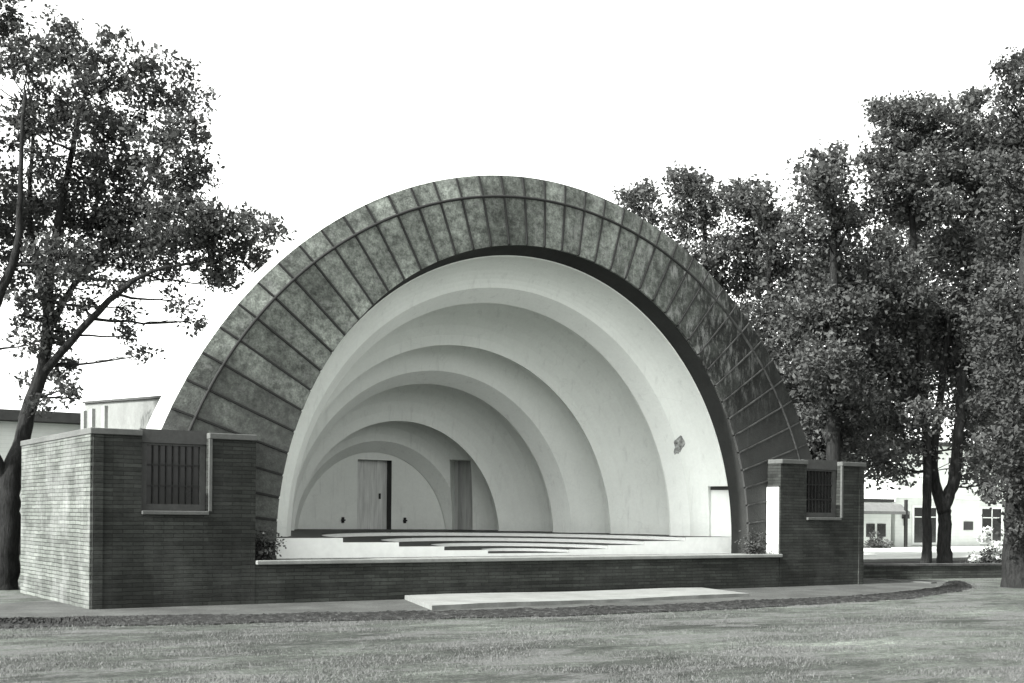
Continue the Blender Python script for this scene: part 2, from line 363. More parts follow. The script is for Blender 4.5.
# grass tufts and pebbles scattered over the rough lawn and along the dark edging strip
def blades(n, sampler, hmin, hmax, width):
    P = sampler(n); n = len(P)
    a = rng.uniform(0, 2*np.pi, n); h = rng.uniform(hmin, hmax, n); w = rng.uniform(.5, 1.2, n)*width
    lean = rng.normal(0, .6, (n, 2))*h[:, None]
    d = np.stack([np.cos(a)*w, np.sin(a)*w], 1)
    V = np.zeros((n, 3, 3)); V[:, 0, :2] = P-d; V[:, 1, :2] = P+d; V[:, 2, :2] = P+lean; V[:, 2, 2] = h
    return V.reshape(-1, 3)
def lawn(n):
    c, s = math.cos(YAW), math.sin(YAW)
    t = 11.5 + 13*rng.random(n*2)**1.2; u = rng.uniform(-.44, .44, n*2)
    X = CAM.x + t*(s+u*c); Y = CAM.y + t*(c-u*s)
    clump = np.sin(X*3.1+np.sin(Y*2.3)*2)+np.sin(Y*4.7+X*1.3)+np.sin(X*.9-Y*1.7)*1.2
    lowy = np.interp(X, [p[0] for p in low], [p[1] for p in low])
    k = (Y < lowy-.05) & (clump > rng.normal(.6, 1.0, n*2))
    return np.stack([X[k], Y[k]], 1)[:n]
def edge(n):
    P = spl(low, n) + rng.normal(0, .13, (n, 2)); Q = spl(top, n) + rng.normal(0, .07, (n, 2)); return np.concatenate([P, Q[::2]])
gv = np.concatenate([blades(130000, lawn, .008, .04, .005), blades(3500, edge, .02, .06, .006)])
go = link('grass', quads_mesh('grass', gv, n=3), M['grass']); tag(go, 'short dry grass growing over the rough foreground lawn', 'grass', kind='stuff')
pb = MB()
for i in range(260):
    p = lawn(2)
    if len(p) == 0: continue
    x, y = p[0]; r = random.uniform(.008, .02)*(1.5 if random.random() < .1 else 1)
    ring = [(x+r*math.cos(a)*random.uniform(.7, 1.3), y+r*math.sin(a)*random.uniform(.7, 1.3)) for a in [k*2*math.pi/6 for k in range(6)]]
    for k in range(6):
        pb.poly([(ring[k][0], ring[k][1], 0), (ring[(k+1) % 6][0], ring[(k+1) % 6][1], 0), (x, y, r*.9)])
tag(pb.build('pebbles', M['coping'], merge=True), 'pale pebbles scattered over the foreground lawn', 'pebbles', kind='stuff')

# ------------------------------------------------------------------ band shell
ZC, DK = .901, .80
def prof(c):                                     # radius as a function of s = sin(angle)
    return lambda th: c[0] + c[1]*max(0, math.sin(th)) + c[2]*max(0, math.sin(th))**2
def offs(fn, a, b): return lambda th: fn(th) + a + (b-a)*max(0, math.sin(th))
def O_(th): return 8.05 + .95*(abs(math.pi/2-th)/(math.pi/2))**2.4
def C_(th): return 7.6 + .85*(abs(math.pi/2-th)/(math.pi/2))**2
F0, S0 = prof((6.139, .183, .267)), prof((5.979, .208, .242))
L1, L2, L3, L4, WW = prof((5.10, .25, .24)), prof((4.574, .125, .128)), prof((3.739, .131, .155)), prof((3.001, .098, .094)), prof((2.234, .081, .135))
NTH = 96
def arc(fn, y, foot=DK, n=NTH):
    p = [(fn(th)*math.cos(th), y, ZC+fn(th)*math.sin(th)) for th in [math.pi*k/n for k in range(n+1)]]
    return [(p[0][0], y, foot)] + p + [(p[-1][0], y, foot)]
def sweep(seq, foot=DK, mb=None):
    mb = mb or MB(); mb.grid([arc(fn, y, foot) for fn, y in seq]); return mb
def lerp(f, g, a): return lambda th: f(th)*(1-a)+g(th)*a
shell = empty('band_shell', (0, 0, 0), 'concrete band shell with a panelled arch and nested white plaster coves over its stage', 'band shell')

# panelled face of the arch: every panel stands between open joints
YF = .45
face = MB(); jn = MB()
def pt(fn, th, y): return (fn(th)*math.cos(th), y, ZC+fn(th)*math.sin(th))
def rp(r, th, y): return (r*math.cos(th), y, ZC+r*math.sin(th))
step = R(4); gap = .022
for k in range(-1, 45):
    a0, a1 = R(90-180+4*0) , 0
    t0 = R(-2+4*k); t1 = t0+step
    t0 = max(t0, R(0)); t1 = min(t1, R(180))
    if t1-t0 < R(.5): continue
    for (fi, fo, y0, y1) in ((F0, C_, YF, YF), (C_, O_, YF, YF+.04)):
        jit = random.uniform(-.006, .006); n = 3
        inn, out = [], []
        for q in range(n+1):
            th = t0+(t1-t0)*q/n
            ri, ro = fi(th)+(.022 if fi is C_ else 0), fo(th)-(.022 if fo is C_ else 0)
            e = (gap if q == 0 else -gap if q == n else 0)
            inn.append(rp(ri, th+e/ri, y0+jit)); out.append(rp(ro, th+e/ro, y1+jit))
        face.grid([inn, out])
        for P in (inn, out): face.grid([P, [(x, y+.06, z) for x, y, z in P]])
        for i in (0, -1): face.grid([[inn[i], out[i]], [(inn[i][0], inn[i][1]+.06, inn[i][2]), (out[i][0], out[i][1]+.06, out[i][2])]])
# feet of the arch down to the stage floor
for sgn in (1, -1):
    for (a, b) in ((F0(0), 7.35), (7.39, 9.0)):
        x0, x1 = sorted((sgn*a, sgn*b)); face.box(x0, x1, YF, YF+.06, DK, ZC-.02)
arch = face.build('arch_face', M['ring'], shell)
bk = MB(); bk.grid([arc(F0, YF+.05), arc(C_, YF+.05), arc(O_, YF+.08)]); bk.build('panel_joint', M['joint'], shell)
sof = sweep([(F0, YF+.06), (F0, YF+.10), (offs(S0, .03, .02), .92)]); sof.build('arch_soffit', M['soffit'], shell, smooth=True)  # underside of the arch in one even dark concrete
# raised seams that run over the outer edge of the arch
seam = MB()
for k in range(45):
    th = R(2+4*k) - R(0)
    th = R(4*k+2) if False else R(90-88+4*k)
    if th > R(178): continue
    d = .016
    for s_ in (1,):
        ri, ro = F0(th)+.02, O_(th)-.02
        tx, tz = -math.sin(th)*d, math.cos(th)*d
        for (r0, r1, y0, y1) in ((ri, C_(th), YF-.022, YF-.022), (C_(th), ro, YF-.022, YF+.018)):
            a = rp(r0, th, y0); b = rp(r1, th, y1)
            q = [(a[0]-tx, a[1], a[2]-tz), (b[0]-tx, b[1], b[2]-tz), (b[0]+tx, b[1], b[2]+tz), (a[0]+tx, a[1], a[2]+tz)]
            seam.poly(q)
            for i in range(4):
                m, n_ = q[i], q[(i+1) % 4]; seam.poly([m, n_, (n_[0], n_[1]+.05, n_[2]), (m[0], m[1]+.05, m[2])])
seam.build('panel_seam', M['joint'], shell)
cs = MB(); rows = []
for (dr, dy) in ((-.03, 0), (-.02, -.03), (.02, -.03), (.03, 0)):
    rows.append([rp(C_(R(a))+dr, R(a), YF+dy) for a in range(0, 181, 2)])
cs.grid(rows); cs.build('ring_seam', M['joint'], shell, smooth=True)
rim = sweep([(O_, YF+.04), (offs(O_, .03, .03), YF+.13), (offs(O_, .03, .03), 1.36), (offs(O_, -.02, -.02), 1.42), (offs(L1, 1.2, 1.2), 1.42)], foot=0)
rim.build('arch_rim', M['rim'], shell)  # rim has a paler concrete than the arch face
# stepped roof behind the arch
ext = sweep([(offs(L1, 1.35, 1.25), 1.40), (offs(L1, 1.1, 1.05), 4.05), (offs(L2, 1.2, 1.15), 4.1), (offs(L2, 1.0, .95), 5.45), (offs(L3, 1.2, 1.15), 5.5), (offs(L3, 1.0, .95), 6.95), (offs(L4, 1.2, 1.15), 7.0), (offs(L4, .9, .9), 8.3), (offs(L4, .9, .9), 9.2)], foot=0)
ext.build('shell_roof', M['roof'], shell, smooth=False)

# plaster coves: each runs back from its lip, behind which the next one opens out a little
def cove(seq):
    rows = []
    for i, (fn, y) in enumerate(seq): rows.append((fn, y))
    return sweep(rows)
cv = {}
L1s, L3s, WWs = offs(L1, .28, .28), offs(L3, .28, .28), offs(WW, .28, .28)
J = .62
L1r, L2r, L3r, L4r = [offs(f_, J, J) for f_ in (L1, L2, L3, L4)]
def bow(f, y0, g_, y1, n=9):
    return [(lerp(g_, f, math.cos(math.pi/2*k/n)), y0+(y1-y0)*math.sin(math.pi/2*k/n)) for k in range(n+1)]
seqs = [
    [(offs(S0, .16, .14), .88)] + bow(S0, .93, L1s, 1.72) + [(L1, 2.14), (L1, 2.19), (L1r, 2.24)],
    bow(L1r, 2.24, L2, 3.87) + [(L2, 3.92), (L2r, 3.97)],
    bow(L2r, 3.97, L3s, 4.82) + [(L3, 5.26), (L3, 5.31), (L3r, 5.36)],
    bow(L3r, 5.36, L4, 6.75) + [(L4, 6.8), (L4r, 6.85)],
    bow(L4r, 6.85, WWs, 7.9) + [(WW, 8.27), (WW, 8.34)]]
cmesh = [sweep(q) for q in seqs]
def bm_of(mb):
    bm = bmesh.new(); me = mb.mesh('tmp', True); bm.from_mesh(me); bpy.data.meshes.remove(me); return bm
def cut_doorway(bm, A, B, ztop, inward):
    """cut an upright doorway through the surface and line it back to the leaf plane A-B; returns the lining"""
    A, B = Vector(A), Vector(B); d = (B-A).normalized(); n = Vector((-d.y, d.x, 0))
    if n.dot(Vector(inward)) < 0: n = -n
    L = (B-A).length
    for co, no in ((A, d), (B, d), (Vector((0, 0, ztop)), Vector((0, 0, 1)))):
        bmesh.ops.bisect_plane(bm, geom=bm.verts[:]+bm.edges[:]+bm.faces[:], plane_co=co, plane_no=no)
    kill = []
    for f in bm.faces:
        c = f.calc_center_median(); u = (c-A).dot(d); w = (c-A).dot(n)
        if 0 < u < L and c.z < ztop and -1.0 < w < 3.5 and c.x*max(A.x, .01) > -.5: kill.append(f)
    ks = set(kill); lin = MB()
    for e in {e for f in kill for e in f.edges}:
        if any(f not in ks for f in e.link_faces) :
            a, b = e.verts[0].co.copy(), e.verts[1].co.copy()
            pa, pb_ = a-n*(a-A).dot(n), b-n*(b-A).dot(n)
            lin.poly([a, b, pb_, pa])
    bmesh.ops.delete(bm, geom=kill, context='FACES')
    return lin, d, n, L
def leaf(name, A, B, z0, z1, mat, n, parent, th=.04, inset=.0):
    A, B = Vector(A), Vector(B); n = n*inset; q = MB()
    p = [A+n, B+n]; back = [v-(n.normalized() if inset else Vector((0,0,0)))*th for v in p]
    f = [(p[0].x, p[0].y, z0), (p[1].x, p[1].y, z0), (p[1].x, p[1].y, z1), (p[0].x, p[0].y, z1)]
    b = [(back[0].x, back[0].y, z0), (back[1].x, back[1].y, z0), (back[1].x, back[1].y, z1), (back[0].x, back[0].y, z1)]
    q.poly(f); q.poly(b)
    for i in range(4): q.poly([f[i], f[(i+1) % 4], b[(i+1) % 4], b[i]])
    return q.build(name, mat, parent)
def bm_link(bm, name, mat, parent):
    me = bpy.data.meshes.new(name); bmesh.ops.recalc_face_normals(bm, faces=bm.faces); bm.to_mesh(me); bm.free()
    me.polygons.foreach_set('use_smooth', [True]*len(me.polygons)); o = link(name, me, mat, parent)
    for e in me.edges: pass
    try: me.set_sharp_from_angle(angle=R(9))
    except Exception: pass
    return o
for i, mb in enumerate(cmesh):
    bm = bm_of(mb)
    if i == 0:
        lin, d, n, L = cut_doorway(bm, (5.88, 1.52, 0), (6.12, .97, 0), 2.45, (-1, -.5, 0))
        o = bm_link(bm, 'plaster_cove', M['plaster'], shell)
        lin.build('door_reveal', M['plaster'], shell)
        dl = leaf('stage_door', (5.88, 1.52, 0), (6.12, .97, 0), .8, 2.47, M['white_door'], n, shell, .04, .004)
        tag(dl, 'white plank door at the right end of the stage')
        leaf('header_shadow_strip', Vector((5.88, 1.52, 0))+n*.02, Vector((6.12, .97, 0))+n*.02, 2.36, 2.469, M['trim'], n, dl, .03, .01)  # added dark strip stands in for the shadow under the header
    elif i == 4:
        A, B = (2.50, 8.30, 0), (2.90, 7.93, 0)
        lin, d, n, L = cut_doorway(bm, A, B, 3.2, (-1, -.6, 0))
        bm_link(bm, 'plaster_cove', M['plaster'], shell)
        lin.build('door_reveal', M['plaster'], shell)
        dl = leaf('cove_door', A, B, 1.0, 3.22, M['door_grey'], n, shell, .04, .004); tag(dl, 'pale door in the shadow of the innermost cove')
    else:
        bm_link(bm, 'plaster_cove', M['plaster'], shell)
# back wall with its doorway
bwm = MB(); YW = 8.32
pts = [(WW(th)*math.cos(th)*1.01, YW, ZC+WW(th)*math.sin(th)*1.01) for th in [math.pi*k/48 for k in range(49)]]
bwm.poly([(pts[0][0], YW, .8)] + pts + [(pts[-1][0], YW, .8)])
bm = bm_of(bwm)
lin, d, n, L = cut_doorway(bm, (-.49, YW+.28, 0), (.53, YW+.28, 0), 3.14, (0, -1, 0))
bm_link(bm, 'back_wall', M['plaster'], shell); lin.build('door_reveal', M['trim'], shell)
dl = leaf('rear_door', (-.49, YW+.28, 0), (.53, YW+.28, 0), .9, 3.16, M['door'], n, shell, .04, .01)
tag(dl, 'tall boarded door in the middle of the back wall')
fr = MB(); fr.box(.28, .32, YW+.22, YW+.265, 2.1, 2.25); fr.build('door_handle', M['metal'], dl)
for x in (-.92, .94):
    f = MB(); f.box(x-.035, x+.035, YW-.03, YW-.002, 1.45, 1.6); f.box(x-.06, x+.06, YW-.05, YW-.031, 1.50, 1.54); f.build('wall_socket', M['metal'], shell)
# hole where the plaster has broken away on the right hand cove
from mathutils.bvhtree import BVHTree
bm = bm_of(cmesh[0]); bvh = BVHTree.FromBMesh(bm); cen, nrm, _, _ = bvh.find_nearest(Vector((4.92, 1.42, 3.42)))
if nrm.x > 0: nrm = -nrm
ax = Vector((0, 0, 1)); ax = (ax-nrm*ax.dot(nrm)).normalized(); bx = ax.cross(nrm); hp = MB()
def onsurf(u, v, h):
    p, q, _, _ = bvh.find_nearest(cen+ax*v+bx*u); q = -q if q.dot(nrm) < 0 else q; return p+q*h
rows = [[onsurf(0, 0, .012)]*29]
for k in range(1, 5):
    f = k/4; rows.append([onsurf(.15*f*(1+.22*math.sin(a*3+1)+.13*math.sin(a*7))*math.cos(a)+.05*f*math.sin(a), .26*f*(1+.18*math.sin(a*2+.6)+.1*math.sin(a*5))*math.sin(a), .004+.012*(random.random() if k < 4 else 0)) for a in [2*math.pi*q/28 for q in range(28)]]); rows[-1].append(rows[-1][0])
hp.grid(rows); tag(hp.build('plaster_patch', M['stain'], shell), 'dark leaf shaped broken patch in the white plaster'); bm.free()

# stage: floor, lip, wall and curved risers
stg = MB(); stg.box(-6.74, 6.74, -.0, 8.4, DK-.075, DK); stg.build('stage_floor', M['deck'], shell)
lip = MB(); lip.box(-6.745, 6.745, -.10, -.002, DK-.075, DK+.004); lip.build('stage_lip', M['deck'], shell, bevel=.015)
swl = MB(); swl.box(-6.74, 6.74, .02, .32, 0, DK-.077); swl.build('stage_wall', M['brick_dark'], shell)
CY = .93; AK = [1.08, 2.17, 3.25, 4.52]; LV = [.86, .935, 1.02, 1.11, 1.20]
def wallx(y):                                    # half width of the shell at floor height
    Yk = [.93, 1.5, 1.72, 2.14, 2.24, 3.0, 3.6, 3.87, 3.97, 4.5, 4.82, 5.26, 5.36, 6.1, 6.6, 6.75, 6.85, 7.5, 7.9, 8.27]; Xk = [6.0, 5.85, 5.5, 5.15, 5.65, 5.5, 5.15, 4.65, 5.1, 4.9, 4.2, 3.8, 4.28, 4.1, 3.6, 3.1, 3.55, 3.3, 2.8, 2.3]
    return float(np.interp(y, Yk, Xk))
def outer_pt(a):
    dx, dy = math.cos(a), math.sin(a); r = .5
    while r < 9:
        x, y = r*dx, CY+r*dy
        if y > 8.36 or abs(x) > wallx(y)+.12: break
        r += .02
    return r
slope = .011
def zt(z, y): return z + slope*max(0, y-CY)
NA = 64; angs = [math.pi*k/NA for k in range(NA+1)]
for k, z in enumerate(LV):
    rin = ([0]+AK)[k]; td = MB(); rs = MB()
    ro = [AK[k]+.02 if k < 4 else outer_pt(a) for a in angs]
    P = [(rin*math.cos(a), CY+rin*math.sin(a)) for a in angs]; Q = [(r*math.cos(a), CY+r*math.sin(a)) for a, r in zip(angs, ro)]
    if k == 0: td.poly([(x, y, zt(z, y)) for x, y in Q])
    else: td.grid([[(x, y, zt(z, y)) for x, y in P], [(x, y, zt(z, y)) for x, y in Q]])
    t = td.build('stage_terrace', M['tread'], shell)
    if k: rs.grid([[(x, y, DK) for x, y in P], [(x, y, zt(z, y)-.012) for x, y in P]])
    re = AK[k] if k < 4 else ro[0]
    fronts = [(-re, -rin), (rin, re)] if k else [(-re, re)]
    for a, b in fronts: rs.poly([(a, CY-.004, DK), (b, CY-.004, DK), (b, CY-.004, z-.004), (a, CY-.004, z-.004)])
    rs.build('riser', M['riser'], t)

# ------------------------------------------------------------------ brick wings
def wing(sgn, label, pane_label=None):
    w = empty('brick_wing', (sgn*8.23, 2.5, 0), label, 'brick building')
    X = lambda a, b: tuple(sorted((sgn*a, sgn*b)))
    o0, o1, r0, r1 = 9.71, 6.75, 8.86, 7.65
    b = MB()
    b.box(*X(o0, o1), .2, 5.09, -.1, 3.0); b.box(*X(o0, r0), 0, .2, -.1, 3.0); b.box(*X(r1, o1), 0, .2, -.1, 3.0); b.box(*X(r0, r1), 0, .2, -.1, 1.63)
    b.box(*X(9.705, 9.53), -.035, -.001, -.1, 2.995)

    b.build('wall', M['brick'], w)
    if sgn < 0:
        b = MB(); b.box(-9.745, -9.712, .0, 5.09, -.1, 2.998); tag(b.build('side_wall', M['brick_pale'], w), 'pale brick side wall')  # this one wall has a paler brick than the rest
    c = MB()
    c.box(*X(o0+.05, r0), -.06, .2, 3.003, 3.11); c.box(*X(r1, o1-.0), -.05, .2, 3.003, 3.11)
    c.box(*X(o0+.05, 9.45), .203, 5.14, 3.003, 3.11); c.box(*X(9.447, o1-.04), 4.85, 5.14, 3.003, 3.11); c.box(*X(7.0, o1-.0), .203, 4.847, 3.003, 3.11)
    c.build('coping', M['coping'], w, bevel=.012)
    h = MB(); h.box(*X(r0, r1), .11, .197, 2.90, 3.14); h.build('lintel', M['frame'], w)
    s = MB(); s.box(*X(r0-.003, r1+.003), -.06, .197, 1.632, 1.70); s.build('sill', M['coping'], w, bevel=.01)
    f = MB()
    xr = -r1 if sgn < 0 else r0
    j = MB(); j.box(xr-.004, xr+.05, -.05, -.0015, 1.702, 3.0); j.build('sunlit_jamb_strip', M['sunlit_jamb'], w)  # right jamb only: its sunlight put in as a paler strip
    wl, wr = 8.73, 7.76
    f.box(*X(r0-.01, wl), .14, .197, 1.703, 2.897); f.box(*X(wr, r1+.01), .14, .197, 1.703, 2.897)
    f.box(*X(wl, wr), .14, .197, 2.86, 2.897); f.box(*X(wl, wr), .14, .197, 1.703, 1.82)
    wf = f.build('window', M['frame'], w)
    p = MB(); p.box(*X(wl, wr), .188, .196, 1.82, 2.86); p.build('pane', M['glass'], wf)
    k = MB()
    for i in range(1, 8):
        x = wr+(wl-wr)*i/8; k.box(*X(x-.011, x+.011), .152, .174, 1.82, 2.86)
    k.box(*X(wl, wr), .156, .170, 2.5, 2.53); k.box(*X(wl, wr), .156, .170, 2.13, 2.16)
    k.build('window_bars', M['metal'], wf)
    if sgn > 0:
        d = MB(); d.box(o1-.03, o1-.001, .04, .44, DK+.006, 2.43); d.build('side_door', M['white_door'], w)
        d = MB(); d.box(o1-.028, o1-.001, .035, .445, 2.432, 2.47); d.build('door_head', M['trim'], w)
    rf = MB(); rf.box(*X(9.44, 7.01), .21, 4.84, 3.002, 3.02); rf.build('roof', M['roof'], w)
wing(-1, 'brick wing with a barred window at the left stage end, its pale side wall showing')
wing(1, 'dark brick wing with a barred window at the right stage end, under the trees')

# pale slab on the ground in front of the stage
sb = MB(); cor = [(-3.67, -.10), (-4.62, -2.80), (3.35, -2.45), (3.96, -.26)]
n_ = 26
def slabpt(u, v):
    a = Vector(cor[0]).lerp(Vector(cor[3]), u); b = Vector(cor[1]).lerp(Vector(cor[2]), u); q = a.lerp(b, v)
    wob = .018*math.sin(u*23+v*4)+.012*math.sin(u*61)
    return q.x, q.y + (wob if v in (0, 1) else 0), .085 + .010*math.sin(u*9) - .02*u
rows = [[slabpt(i/n_, j/4) for i in range(n_+1)] for j in range(5)]
sb.grid(rows)
for r in (rows[0], rows[-1], [r[0] for r in rows], [r[-1] for r in rows]): sb.grid([r, [(x, y, -.02) for x, y, z in r]])
slab = sb.build('concrete_slab', M['slab'], smooth=False, merge=True)
tag(slab, 'long thin pale concrete slab lying on the ground in front of the stage wall', 'slab')

# ------------------------------------------------------------------ buildings behind
bs = empty('backstage_block', (0, 11, 0), 'low limewashed block behind the left shoulder of the band shell', 'building')
q = MB(); q.box(-6, 6, 9.22, 14.4, 0, 4.55); q.box(-6, -4.75, 7.0, 9.218, 0, 4.55); q.v = [(x, y, 4.36+(y-7)*.05 if z > 1 else z) for x, y, z in q.v]; q.build('wall', M['back'], bs)
q = MB(); q.box(-6.06, 6.06, 9.22, 14.46, 4.553, 4.63); q.box(-6.06, -4.70, 6.94, 9.218, 4.553, 4.63); q.v = [(x, y, 4.36+(y-7)*.05+(.003 if z < 4.6 else .06)) for x, y, z in q.v]; q.build('roof', M['trim'], bs)
q = MB()
for y in (14.34, 13.5, 12.3): q.box(-6.09, -6.002, y-.16, y+.16, 0, 4.52)
q.build('pilaster', M['roof'], bs)

hs = empty('white_house', (-12, 33, 0), 'long white flat roofed house far behind the left tree and brick wing', 'house')
q = MB(); q.box(-26, 10, 30, 42, 0, 5.2); q.build('wall', M['house'], hs)
q = MB(); q.box(-26.6, 10.6, 29.4, 42.6, 5.22, 5.62); q.build('roof', M['trim'], hs)
q = MB(); q.box(-26.02, 10.02, 29.95, 29.998, 2.92, 3.1); q.build('trim_band', M['trim'], hs)
q = MB(); q.box(-26.03, 10.03, 29.9, 29.998, 0, .75); q.build('plinth', M['trim'], hs)
for x in (-20, -14.5, -8.6, 3):
    q = MB(); q.box(x-.55, x+.55, 29.94, 29.998, 1.0, 2.6); f = q.build('window', M['white'], hs)
    q = MB(); q.box(x-.45, x+.45, 29.925, 29.939, 1.08, 2.52); q.build('pane', M['glass'], f)

YS = 30.2
sh = empty('shop_building', (52, YS, 0), 'white two storey building with tall dark windows across the road at right', 'building')
q = MB(); q.box(47.6, 84, YS, YS+12, 0, 6.4); q.build('wall', M['house2'], sh)
q = MB(); q.box(47.4, 84.2, YS-.25, YS-.002, 3.05, 3.25); q.build('cornice', M['white'], sh)
q = MB(); q.box(47.3, 84.3, YS-.3, YS+12.3, 6.402, 6.65); q.build('roof', M['trim'], sh)
def swin(x0, x1, z0, z1, mull=2):
    q = MB(); q.box(x0-.14, x1+.14, YS-.09, YS-.003, z0-.14, z1+.14); f = q.build('window', M['white'], sh)
    q = MB(); q.box(x0, x1, YS-.105, YS-.091, z0, z1); q.build('pane', M['glass'], f)
    q = MB()
    for i in range(1, mull): 
        x = x0+(x1-x0)*i/mull; q.box(x-.04, x+.04, YS-.125, YS-.106, z0, z1)
    q.box(x0, x1, YS-.122, YS-.107, z0+(z1-z0)*.72, z0+(z1-z0)*.72+.06); q.build('glazing_bar', M['white'], f)
for x0, x1 in ((49.3, 51.4), (56.1, 58.1), (62, 64), (68, 70)): swin(x0, x1, .25, 2.45)
for x0 in (50.2, 52.6, 55.2, 58.0, 61.2, 66): swin(x0, x0+1.0, 4.1, 5.7)
q = MB(); q.box(48.2, 48.7, YS-.22, YS-.02, 1.75, 2.2); q.box(48.38, 48.5, YS-.15, YS-.02, 1.3, 1.75); q.build('wall_lamp', M['metal'], sh)
q = MB(); q.box(54.3, 55.2, YS-.07, YS-.004, 1.05, 1.6); q.build('sign_board', M['trim'], sh)

po = empty('awning_shed', (45, 29, 0), 'small white shed with a grey awning, left of the white building across the road', 'shed')
q = MB(); q.box(42.6, 47.2, YS, YS+5, 0, 2.75); q.build('wall', M['house2'], po)
q = MB(); q.grid([[(42.5, YS-.02, 2.70), (47.3, YS-.02, 2.70)], [(42.5, YS-.7, 2.62), (47.3, YS-.7, 2.62)], [(42.5, YS-1.3, 2.18), (47.3, YS-1.3, 2.18)], [(42.5, YS-1.3, 2.0), (47.3, YS-1.3, 2.0)]]); q.build('awning', M['canvas'], po)
q = MB(); q.box(42.4, 47.4, YS-.1, YS+5.2, 2.76, 2.95); q.build('roof', M['trim'], po)
q = MB(); q.box(47.0, 47.16, YS-1.32, YS-1.16, 0, 2.9); q.build('post', M['metal'], po)
for x in (45.3, 46.3):
    q = MB(); q.box(x-.36, x+.36, YS-.07, YS-.003, .62, 1.42); f = q.build('window', M['trim'], po)
    q = MB(); q.box(x-.3, x+.3, YS-.085, YS-.071, .68, 1.36); q.build('pane', M['glass'], f)

# ------------------------------------------------------------------ trees
def leaf_cloud(blobs, dens, size, sig, per=26, flat=.75, hole=.0):
    """blobs: (centre, radius[, density factor]); leaves gathered in small clumps spread through each blob"""
    out = []
    for b in blobs:
        c, r = np.array(b[0]), b[1]; k = b[2] if len(b) > 2 else 1
        nc = max(3, int(dens*k*r*r*3.2))
        d = rng.normal(size=(nc, 3)); d /= np.linalg.norm(d, axis=1)[:, None]
        far = rng.random(nc) < .16
        rad = r*(.25+.70*rng.random(nc)**.6)*np.where(far, rng.uniform(1.1, 1.45, nc), 1)
        cc = c + d*rad[:, None]*np.array([1, 1, flat])
        cs_ = sig*rng.uniform(.6, 1.5, nc)
        n = (rng.integers(int(per*.5), int(per*1.5), nc)*np.where(far, .45, 1)).astype(int)
        idx = np.repeat(np.arange(nc), n)
        p = cc[idx] + np.clip(rng.normal(size=(len(idx), 3)), -1.7, 1.7)*cs_[idx][:, None]*np.array([1, 1, .75])
        out.append(p)
    P = np.concatenate(out); n = len(P)
    nn = rng.normal(size=(n, 3)) + np.array([0, 0, .7]); nn /= np.linalg.norm(nn, axis=1)[:, None]
    t = np.cross(nn, rng.normal(size=(n, 3))); t /= np.linalg.norm(t, axis=1)[:, None]; bb = np.cross(nn, t)
    s = size*rng.uniform(.45, 1.15, n)*np.where(rng.random(n) < .12, 1.5, 1)
    V = np.zeros((n, 4, 3))
    V[:, 0] = P-t*(s*.62)[:, None]; V[:, 1] = P-bb*(s*.36)[:, None]-t*(s*.05)[:, None]; V[:, 2] = P+t*(s*.62)[:, None]; V[:, 3] = P+bb*(s*.36)[:, None]-t*(s*.05)[:, None]
    return V.reshape(-1, 3)
def wiggle(pts, rad, sub=5, amp=.018):
    P = [Vector(p) for p in pts]; o, r = [], []
    for i in range(len(P)-1):
        p0, p1, p2, p3 = P[max(i-1, 0)], P[i], P[i+1], P[min(i+2, len(P)-1)]
        for k in range(sub):
            t = k/sub
            q = .5*((2*p1)+(p2-p0)*t+(2*p0-5*p1+4*p2-p3)*t*t+(3*p1-p0-3*p2+p3)*t**3)
            if i or k: q = q + Vector(rng.normal(0, amp, 3))*min(1, .3+rad[i]*2)
            o.append(q); r.append(rad[i]*(1-t)+rad[i+1]*t)
    o.append(P[-1]); r.append(rad[-1]); return o, r
def tree(base, limbs, blobs, label, leafmat, dens=9, size=.15, sig=.2, per=26, twigs=True, cat='tree', name='tree', group=None):
    """limbs: lists of (point, radius); twigs run from limb tips to the leaf clumps"""
    root = empty(name, base, label, cat, group)
    t = MB(); pool = []
    for lb in limbs:
        o, r = wiggle([p for p, _ in lb], [q for _, q in lb]); t.tube(o, r, 9)
        pool += list(zip(o[len(o)//3:], r[len(r)//3:]))
    if twigs:
        for b in blobs:
            c = Vector(b[0])
            near = sorted(pool, key=lambda a: (a[0]-c).length + (0 if a[0].z < c.z else 3))[:3]
            p, r = near[0]
            r0 = min(r*.6, .035+.018*b[1])
            mid = p.lerp(c, .5) + Vector((0, 0, -.1*(c-p).length*.3)); o, rr = wiggle([p, mid, c], [r0, r0*.6, r0*.25], 4, .03); t.tube(o, rr, 6)
            for _ in range(int(3+b[1]*2)):
                d = Vector(rng.normal(size=3)); d.normalize(); e = c + d*b[1]*.8; e.z = c.z+(e.z-c.z)*.7
                q0 = o[random.randint(len(o)//2, len(o)-1)]; oo, r2 = wiggle([q0, q0.lerp(e, .5)+Vector((0, 0, .08)), e], [r0*.4, r0*.26, .008], 3, .05); t.tube(oo, r2, 4, False)
    t.build('trunk', M['bark'], root, smooth=True)
    V = leaf_cloud(blobs, dens, size, sig, per)
    link('crown', quads_mesh('crown', V), leafmat, root)
    return root
def pxb(lst, t, dj=0, mpp=None):
    """clumps given by where they show (x, y, radius in pixels) at distance t"""
    out = []
    for q in lst:
        x, y, r = q[:3]; k = q[3] if len(q) > 3 else 1; tt = t + random.uniform(-dj, dj)
        out.append((at(x, y, tt), r*tt/F_, k))
    return out
T = 27.6
def L(*a): return [(at(x, y, t), r) for x, y, t, r in a]
